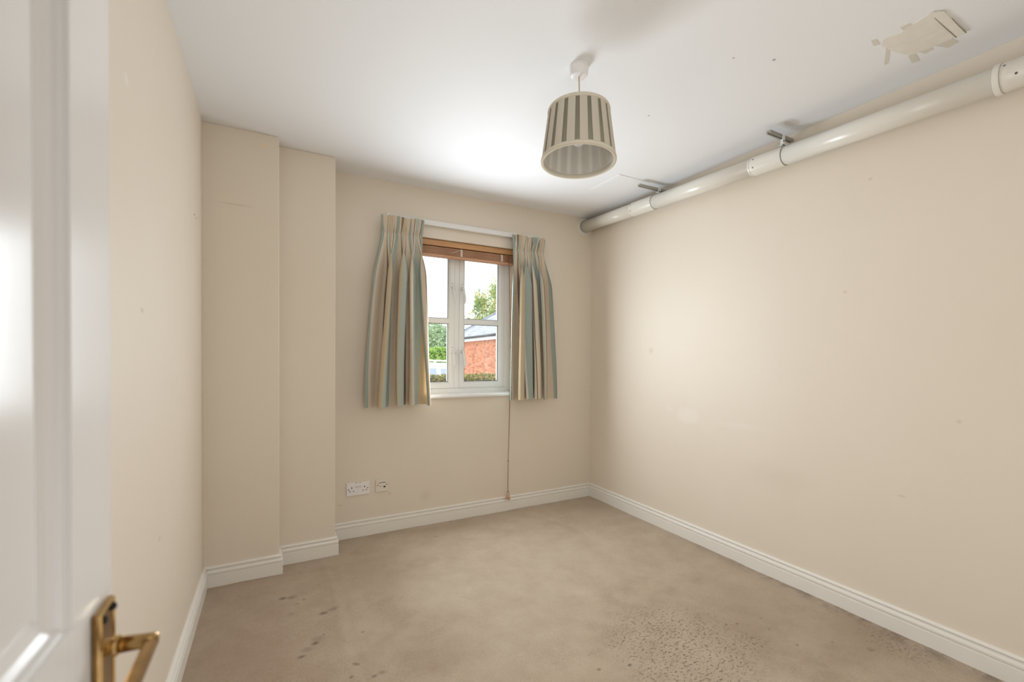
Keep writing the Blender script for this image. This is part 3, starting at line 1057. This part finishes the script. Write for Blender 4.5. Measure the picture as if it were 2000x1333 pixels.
for dx, dz, rx in ((-0.007, 0.0, 0.20), (0.006, -0.006, -0.12)):
    bm = bmesh.new()
    axial(bm, (0, 0, 0), (0, 0, -1), [(0, 0.0018), (0.006, 0.0045), (0.020, 0.0065), (0.036, 0.0085), (0.040, 0.0075)], 14)
    bmesh.ops.transform(bm, matrix=Matrix.Translation((CX - 0.003 + dx, -0.074, -1.868 + dz)) @ Matrix.Rotation(rx, 4, 'Y'), verts=bm.verts)
    tz = link_mesh('tassel', bm, m_wood, blind, smooth=True)
bm = bmesh.new()
pts = []
for k in range(13):
    a = 2 * PI * k / 12
    pts.append((CX - 0.003 + 0.010 * math.sin(a), -0.073, -1.872 + 0.028 * math.cos(a)))
tube(bm, pts, 0.0015, 6)
link_mesh('cord_loop', bm, m_cordmat, blind, smooth=True)


# ------------------------------------------------------------------ sockets
def plate_mesh(w, h, d):
    bm = bmesh.new()
    prism(bm, [(-w / 2, -h / 2), (w / 2, -h / 2), (w / 2, h / 2), (-w / 2, h / 2)], -d, 0, lambda u, v, hh: (u, hh, v))
    return bm


def hole(parent, x, z, w, h, nm='pin_hole', y=-0.0092, mat=None):
    return link_mesh(nm, boxes((x - w / 2, x + w / 2, y - 0.0004, y + 0.002, z - h / 2, z + h / 2)), mat or m_black, parent)


sk = thing('wall_socket', 'white double wall socket low on the window wall', 'socket', loc=(0.4925, YB - 0.0004, 0.318))
link_mesh('face_plate', plate_mesh(0.146, 0.087, 0.009), m_plastic, sk, bevel=0.003, seg=3)
for x in (-0.0115, 0.0115):
    bm = bmesh.new()
    prism(bm, [(-0.0088, 0.003), (-0.0118, -0.004), (-0.0105, -0.019), (-0.0085, -0.019), (-0.0085, 0.003)], x - 0.0085, x + 0.0085, lambda u, v, h: (h, u, v + 0.034))
    link_mesh('rocker_switch', bm, m_plastic, sk, bevel=0.001)
    hole(sk, x, 0.0395, 0.012, 0.003, 'switch_mark', mat=m_ink)
hole(sk, 0.0, 0.0125, 0.040, 0.0018, 'switch_gap', mat=m_ink)
for x in (-0.041, 0.041):
    hole(sk, x, 0.010, 0.0055, 0.0095)
    hole(sk, x - 0.011, -0.0135, 0.0080, 0.0050, mat=m_screw)
    hole(sk, x + 0.011, -0.0135, 0.0080, 0.0050, mat=m_screw)
for x in (-0.0603, 0.0603):
    bm = bmesh.new()
    axial(bm, (x, -0.0085, -0.001), (0, -1, 0), [(0, 0.0042), (0.0012, 0.0036)], 14)
    link_mesh('screw', bm, m_screw, sk)
ts = thing('phone_socket', 'white square phone socket beside the double wall socket', 'socket', loc=(0.648, YB - 0.0004, 0.3205))
link_mesh('face_plate', plate_mesh(0.084, 0.087, 0.009), m_ivory, ts, bevel=0.003, seg=3)
for k, w in enumerate((0.0046, 0.0040, 0.0044, 0.0030, 0.0048, 0.0042, 0.0046, 0.0036)):
    hole(ts, -0.0205 + k * 0.0059, 0.0185, w, 0.0062, 'print_mark', y=-0.0088, mat=m_ink)
for k in range(3):
    hole(ts, -0.017 + k * 0.006, -0.004 - 0.0015 * k, 0.0035, 0.004, 'print_mark', y=-0.0088, mat=m_ink)
hole(ts, 0.015, -0.0105, 0.0135, 0.0095, 'jack_opening')
for x in (-0.030, 0.030):
    bm = bmesh.new()
    axial(bm, (x, -0.0085, 0.003), (0, -1, 0), [(0, 0.0042), (0.0012, 0.0036)], 14)
    link_mesh('screw', bm, m_screw, ts)

# ------------------------------------------------------------------ outdoors
GZ = -0.35


def leaf_material(name, stops, scale=9.0):
    m = Mat(name, rough=0.6)
    c = m.ramp(m.noise(scale, 3, 0.8), stops)
    m.color(c)
    tr = m.new('ShaderNodeBsdfTranslucent')
    m.link(c, tr.inputs['Color'])
    mx = m.new('ShaderNodeMixShader')
    mx.inputs[0].default_value = 0.30
    m.link(m.b.outputs[0], mx.inputs[1])
    m.link(tr.outputs[0], mx.inputs[2])
    m.link(mx.outputs[0], m.out.inputs['Surface'])
    return m.m


m_leaf_low = leaf_material('olive_leaves', [(0.3, srgb(84, 88, 52)), (0.5, srgb(142, 138, 84)), (0.7, srgb(188, 182, 124))], 14)
m_leaf_laurel = leaf_material('laurel_leaves', [(0.3, srgb(108, 148, 62)), (0.5, srgb(158, 196, 98)), (0.7, srgb(206, 230, 150))], 8)
m_leaf_tree = leaf_material('mid_green_leaves', [(0.3, srgb(120, 148, 108)), (0.5, srgb(160, 186, 142)), (0.72, srgb(200, 216, 182))], 3)
m_leaf_birch = leaf_material('yellowing_leaves', [(0.30, srgb(112, 146, 112)), (0.50, srgb(166, 186, 128)), (0.60, srgb(226, 206, 128)), (0.75, srgb(190, 204, 150))], 1.1)
m_bark = Mat('bark', srgb(110, 96, 82), 0.9).m
mm = Mat('pale_paving', rough=0.9)
mm.color(mm.ramp(mm.noise(1.2, 5), [(0.3, srgb(176, 174, 170)), (0.7, srgb(206, 204, 200))]))
m_ground = mm.m
gb = struct(link_mesh('ground', boxes((-60, 80, YB + 0.30, 90, GZ - 0.3, GZ)), m_ground))


def leaves(bm, pts, size, rnd, up=0.4):
    for p, nrm in pts:
        n = (Vector(nrm) + Vector((rnd.uniform(-1, 1), rnd.uniform(-1, 1), rnd.uniform(-0.6, 1) + up)) * 0.9).normalized()
        s, t, _ = frame_axes(n)
        a = rnd.uniform(0, 2 * PI)
        u = s * math.cos(a) + t * math.sin(a)
        v = n.cross(u)
        l = size * rnd.uniform(0.7, 1.3)
        p = Vector(p)
        q = [p - u * l, p + v * l * 0.45 + n * l * 0.12, p + u * l, p - v * l * 0.45 + n * l * 0.12]
        bm.faces.new([bm.verts.new(x) for x in q])


def hedge(name, label, a, b, thick, z1, mat, n, size, seed, ztop=None):
    rnd = random.Random(seed)
    a, b = Vector((*a, 0)), Vector((*b, 0))
    root = thing(name, label, 'hedge', loc=((a.x + b.x) / 2, (a.y + b.y) / 2, GZ))
    d = (b - a).normalized()
    nrm = Vector((d.y, -d.x, 0))
    L = (b - a).length
    o = Vector(root.location)
    bm = bmesh.new()
    pts = []
    hgt = z1 - GZ
    for _ in range(n):
        s = rnd.uniform(-L / 2, L / 2)
        r = rnd.random()
        wob = 0.035 * noise.noise(Vector((s * 2.2, seed, 0.0)))
        if r < 0.70:
            z = rnd.uniform(hgt * 0.45, hgt + wob)
            p = d * s + nrm * (thick / 2 + rnd.uniform(-0.10, 0.03)) + Vector((0, 0, z))
            pts.append((p, nrm))
        else:
            p = d * s + nrm * rnd.uniform(-thick / 2, thick / 2) + Vector((0, 0, hgt + wob - rnd.uniform(0, 0.05)))
            pts.append((p, (0, 0, 1)))
    leaves(bm, pts, size, rnd)
    f = link_mesh('foliage', bm, mat, root)
    f['kind'] = 'stuff'
    bm = bmesh.new()
    rot = Matrix.Rotation(math.atan2(d.y, d.x), 4, 'Z')
    box(bm, -L / 2, L / 2, -thick / 2 + 0.06, thick / 2 - 0.08, 0.0, hgt - 0.07, rot)
    link_mesh('branches', bm, m_bark, root)
    return root


hedge('hedge', 'low olive-green hedge just outside the window', (0.6, 8.34), (5.6, 6.36), 0.5, 0.875, m_leaf_low, 11000, 0.030, 1)
hedge('hedge', 'bright green clipped hedge behind the white car', (0.5, 14.4), (5.02, 14.2), 0.9, 1.46, m_leaf_laurel, 9000, 0.060, 2)


def tree(label, base, crown, rx, rz, mat, n, size, seed, cone_=0.0, nclump=46):
    rnd = random.Random(seed)
    root = thing('tree', label, 'tree', 'trees beyond the car', loc=(base[0], base[1], GZ))
    bm = bmesh.new()
    cz = crown - GZ
    clumps = []
    while len(clumps) < nclump:
        v = Vector((rnd.uniform(-1, 1), rnd.uniform(-1, 1), rnd.uniform(-1, 1)))
        if v.length < 1:
            taper = 1 - cone_ * (v.z * 0.5 + 0.5)
            clumps.append((Vector((v.x * rx * taper, v.y * rx * taper, cz + v.z * rz)), rx * rnd.uniform(0.16, 0.30) * (0.5 + 0.5 * taper)))
    pts = []
    for _ in range(n):
        c, r = rnd.choice(clumps)
        v = Vector((rnd.gauss(0, 1), rnd.gauss(0, 1), rnd.gauss(0, 1))).normalized()
        pts.append((c + v * r * rnd.uniform(0.6, 1.05), v))
    leaves(bm, pts, size, rnd)
    f = link_mesh('foliage', bm, mat, root)
    f['kind'] = 'stuff'
    bm = bmesh.new()
    tube(bm, [(0, 0, -0.1), (0.05, 0, cz * 0.4), (0, 0.05, cz), (0.05, 0, cz + rz * 0.6)], [0.20, 0.15, 0.09, 0.03], 10)
    link_mesh('trunk', bm, m_bark, root, smooth=True)
    bm = bmesh.new()
    for c, r in clumps[:16]:
        z = max(cz - rz * 0.8, min(c.z - 0.4, cz + rz * 0.5))
        tube(bm, [(0, 0, z * 0.9), c * 0.5 + Vector((0, 0, z * 0.48)), c], [0.06, 0.04, 0.015], 5)
    link_mesh('branch', bm, m_bark, root)
    return root


tree('mid green rounded tree behind the clipped hedge', (8.3, 26.6), 1.50, 3.0, 1.9, m_leaf_tree, 15000, 0.10, 5, nclump=80)
tree('tall yellowing tree behind the brick outbuilding', (15.25, 29.6), 3.6, 3.7, 4.7, m_leaf_birch, 21000, 0.10, 9, cone_=0.55, nclump=90)

# brick outbuilding --------------------------------------------------
mm = Mat('orange_brick', rough=0.85)
oi = mm.new('ShaderNodeNewGeometry')
c = mm.ramp(oi.outputs['Random Per Island'], [(0.0, srgb(200, 128, 98)), (0.3, srgb(216, 148, 114)), (0.6, srgb(224, 162, 128)), (0.85, srgb(206, 136, 104)), (1.0, srgb(172, 106, 84))])
mm.color(mm.mix(0.3, c, mm.ramp(mm.noise(14, 4), [(0.3, (0.8, 0.8, 0.8)), (0.7, (1, 1, 1))]), 'MULTIPLY'))
m_brick = mm.m
m_mortar = Mat('mortar', srgb(214, 186, 160), 0.9).m
mm = Mat('grey_slate', rough=0.55)
oi = mm.new('ShaderNodeNewGeometry')
mm.color(mm.ramp(oi.outputs['Random Per Island'], [(0.0, srgb(134, 140, 150)), (0.5, srgb(154, 160, 170)), (1.0, srgb(172, 178, 188))]))
m_slate = mm.m
m_white = Mat('white_board', srgb(236, 238, 242), 0.5).m
m_gutter = Mat('black_gutter', srgb(58, 62, 66), 0.4).m

bd = Vector((0.0777, 0.9970, 0))                   # along the long wall, away from the window
bn = Vector((-0.9970, 0.0777, 0))                  # outward, towards the window side
bc = Vector((8.43, 21.85, GZ))                     # far corner at the ground
bld = thing('brick_outbuilding', 'red brick outbuilding with a hipped slate roof', 'building', loc=bc)
BW, BDp, EH = 11.0, 6.0, 1.90 - GZ


def bp(s, n, z):
    """s metres from the far corner towards the camera, n into the building"""
    return -bd * s - bn * n + Vector((0, 0, z))


bm = bmesh.new()
prism(bm, [(0.012, 0.012), (BW, 0.012), (BW, BDp), (0.012, BDp)], 0, EH, lambda u, v, h: bp(u, v, h))
link_mesh('wall', bm, m_mortar, bld)
bm = bmesh.new()
courses = int(EH / 0.075)
for cidx in range(courses):
    z = cidx * 0.075
    s = -0.1125 * (cidx % 2)
    while s < BW:
        a, b = max(0.0, s), min(BW, s + 0.215)
        if b - a > 0.03:
            j = random.uniform(-0.001, 0.0015)
            prism_pts = [(a, 0 - j), (b, 0 - j), (b, 0.02), (a, 0.02)]
            va = [bm.verts.new(bp(u, v, z + 0.002)) for u, v in prism_pts]
            vb = [bm.verts.new(bp(u, v, z + 0.067)) for u, v in prism_pts]
            bm.faces.new(vb)
            for k in (0, 1, 3):
                bm.faces.new((va[k], va[(k + 1) % 4], vb[(k + 1) % 4], vb[k]))
        s += 0.225
bmesh.ops.recalc_face_normals(bm, faces=bm.faces)
o = link_mesh('brickwork', bm, m_brick, bld)
o['kind'] = 'stuff'
# fascia, soffit, gutter
bm = bmesh.new()
prism(bm, [(-0.22, EH - 0.01), (-0.20, EH - 0.01), (-0.20, EH + 0.19), (-0.22, EH + 0.19)], -0.22, BW, lambda u, v, h: bp(h, u, v))
prism(bm, [(-0.21, EH - 0.01), (0.02, EH - 0.01), (0.02, EH + 0.01), (-0.21, EH + 0.01)], -0.22, BW, lambda u, v, h: bp(h, u, v))
link_mesh('fascia', bm, m_white, bld)
bm = bmesh.new()
tube(bm, [bp(-0.24, -0.285, EH + 0.16), bp(BW, -0.285, EH + 0.17)], 0.055, 10)
link_mesh('gutter', bm, m_gutter, bld, smooth=True)
# roof
tp = math.tan(math.radians(34))
ov = 0.28
ez = EH + 0.20
bm = bmesh.new()
hd = BDp / 2 + ov
v = [bm.verts.new(bp(*q)) for q in ((-ov, -ov, ez), (BW + ov, -ov, ez), (BW + ov, BDp + ov, ez), (-ov, BDp + ov, ez), (-ov + hd, BDp / 2, ez + hd * tp), (BW + ov, BDp / 2, ez + hd * tp))]
for q in ((0, 1, 5, 4), (3, 0, 4), (2, 3, 4, 5), (1, 2, 5), (3, 2, 1, 0)):
    bm.faces.new([v[i] for i in q])
bmesh.ops.recalc_face_normals(bm, faces=bm.faces)
roof = link_mesh('roof', bm, m_slate, bld)
bm = bmesh.new()
slope = math.hypot(1, tp)
up = Vector((0, 0, 1))
row, g = 0, 0.20
while row * g < hd * slope - 0.05:
    n0 = -ov + row * g / slope
    n1 = n0 + g * 1.15 / slope
    s_start = -ov + (n0 + ov) + 0.02
    s = s_start - 0.15 * (row % 2)
    while s < BW + ov:
        a, b = max(s, s_start) + 0.004, min(s + 0.30, BW + ov) - 0.004
        if b - a > 0.02:
            lift0, lift1 = 0.022, 0.010
            jj = random.uniform(-0.002, 0.002)
            z0 = ez + (n0 + ov) * tp
            z1 = ez + (n1 + ov) * tp
            top = [bp(a, n0 + jj, z0 + lift0), bp(b, n0 + jj, z0 + lift0), bp(b, n1, z1 + lift1), bp(a, n1, z1 + lift1)]
            bot = [bp(a, n0 + jj, z0 + lift0 - 0.012), bp(b, n0 + jj, z0 + lift0 - 0.012)]
            vt = [bm.verts.new(q) for q in top]
            vb = [bm.verts.new(q) for q in bot]
            bm.faces.new(vt)
            bm.faces.new((vb[0], vb[1], vt[1], vt[0]))
        s += 0.30
    row += 1
bmesh.ops.recalc_face_normals(bm, faces=bm.faces)
o = link_mesh('slates', bm, m_slate, roof)
o['kind'] = 'stuff'
bm = bmesh.new()
tube(bm, [bp(-ov, -ov, ez + 0.03), bp(-ov + hd, BDp / 2, ez + hd * tp + 0.03), bp(BW + ov, BDp / 2, ez + hd * tp + 0.03)], 0.07, 8)
link_mesh('ridge', bm, m_slate, roof, smooth=True)

# white car -----------------------------------------------------------
mm = Mat('white_car_paint', srgb(246, 246, 248), 0.25)
mm.b.inputs['Coat Weight'].default_value = 0.5
m_car = mm.m
m_carglass = Mat('car_glass', srgb(150, 166, 186), 0.06)
m_carglass.b.inputs['Specular IOR Level'].default_value = 1.0
m_carglass = m_carglass.m
m_tyre = Mat('tyre', srgb(36, 36, 38), 0.8).m
m_alloy = Mat('alloy', srgb(186, 188, 192), 0.35, 0.8).m
m_lens = Mat('lamp_lens', srgb(170, 40, 36), 0.2).m
CXR, CY0, CW = 4.10, 9.80, 1.80          # right-hand end, near side, width
car = thing('car', 'white estate car with roof rails parked behind the low hedge', 'car', loc=(CXR - 2.15, CY0 + CW / 2, GZ))


def cp(u, w, z):
    """u metres from the rear (right-hand) end forwards, w across from the near side, z up"""
    return Vector((2.15 - u, -CW / 2 + w, z))


lower = [(0.02, 0.35), (0.0, 0.55), (0.04, 0.88), (0.10, 0.95), (1.6, 0.93), (3.05, 0.92), (3.9, 0.82), (4.22, 0.68), (4.30, 0.50), (4.26, 0.30), (3.2, 0.22), (0.9, 0.22), (0.2, 0.28)]
bm = bmesh.new()
prism(bm, lower, 0, CW, lambda u, v, h: cp(u, h, v))
link_mesh('body', bm, m_car, car, bevel=0.05, seg=3)
bm = bmesh.new()
gh = [(0.06, 0.93), (0.20, 1.28), (0.34, 1.375), (1.2, 1.395), (2.1, 1.375), (2.45, 1.30), (3.15, 0.92)]
ins = lambda z: 0.05 + 0.16 * max(0, z - 0.92) / 0.46
a = [bm.verts.new(cp(u, ins(z), z)) for u, z in gh]
b = [bm.verts.new(cp(u, CW - ins(z), z)) for u, z in gh]
bm.faces.new(a)
bm.faces.new(b[::-1])
for i in range(len(gh)):
    bm.faces.new((a[i], b[i], b[(i + 1) % len(gh)], a[(i + 1) % len(gh)]))
bmesh.ops.recalc_face_normals(bm, faces=bm.faces)
link_mesh('cabin', bm, m_car, car, bevel=0.04, seg=3)
wins = {'rear_side_window': [(0.20, 0.96), (0.30, 1.23), (0.66, 1.262), (0.66, 0.96)], 'rear_door_window': [(0.76, 0.96), (0.76, 1.265), (1.42, 1.27), (1.42, 0.96)],
        'front_door_window': [(1.50, 0.96), (1.50, 1.27), (2.15, 1.255), (2.55, 1.10), (2.78, 0.96)]}
for nm, poly in wins.items():
    for sd in (0, 1):
        bm = bmesh.new()
        f = (lambda u, z, h: cp(u, ins(z) + h, z)) if sd == 0 else (lambda u, z, h: cp(u, CW - ins(z) - h, z))
        prism(bm, poly, -0.004, 0.02, f)
        link_mesh(nm, bm, m_carglass, car)
bm = bmesh.new()
prism(bm, [(0.30, 0.97), (CW - 0.30, 0.97), (CW - 0.34, 1.25), (0.34, 1.25)], -0.005, 0.02, lambda w, z, h: cp(0.06 + (z - 0.93) * 0.40 + h, w, z))
link_mesh('rear_screen', bm, m_carglass, car)
bm = bmesh.new()
prism(bm, [(0.20, 0.97), (CW - 0.20, 0.97), (CW - 0.30, 1.27), (0.30, 1.27)], -0.02, 0.006, lambda w, z, h: cp(3.15 - (z - 0.92) * 1.84 + h, w, z))
link_mesh('windscreen', bm, m_carglass, car)
for w in (0.24, CW - 0.24):
    bm = bmesh.new()
    tube(bm, [cp(0.30, w, 1.385), cp(0.40, w, 1.432), cp(1.2, w, 1.450), cp(2.0, w, 1.430), cp(2.2, w, 1.372)], 0.018, 8)
    link_mesh('roof_rail', bm, m_car, car, smooth=True)
for u in (0.85, 3.45):
    for w, sg in ((0.0, -1), (CW, 1)):
        bm = bmesh.new()
        axial(bm, cp(u, w - sg * 0.19, 0.31), (0, sg, 0), [(0, 0.20), (0, 0.29), (0.02, 0.31), (0.18, 0.31), (0.20, 0.29), (0.20, 0.20)], 28, caps=False)
        wl = link_mesh('wheel', bm, m_tyre, car)
        bm = bmesh.new()
        axial(bm, cp(u, w - sg * 0.10, 0.31), (0, sg, 0), [(0, 0.20), (0.08, 0.205), (0.10, 0.19), (0.09, 0.05), (0.105, 0.0)], 20)
        link_mesh('hub', bm, m_alloy, wl)
for w in (-0.16, CW + 0.0):
    link_mesh('wing_mirror', boxes((2.15 - 2.72, 2.15 - 2.55, -CW / 2 + w, -CW / 2 + w + 0.16, 0.95, 1.07)), m_car, car, bevel=0.03)
for w in (0.04, CW - 0.24):
    link_mesh('tail_lamp', boxes((2.15 - 0.06, 2.15 - 0.005, -CW / 2 + w, -CW / 2 + w + 0.2, 0.62, 0.86)), m_lens, car, bevel=0.01)
for w in (0.10, CW - 0.40):
    link_mesh('head_lamp', boxes((2.15 - 4.27, 2.15 - 4.12, -CW / 2 + w, -CW / 2 + w + 0.3, 0.56, 0.68)), m_alloy, car, bevel=0.02)
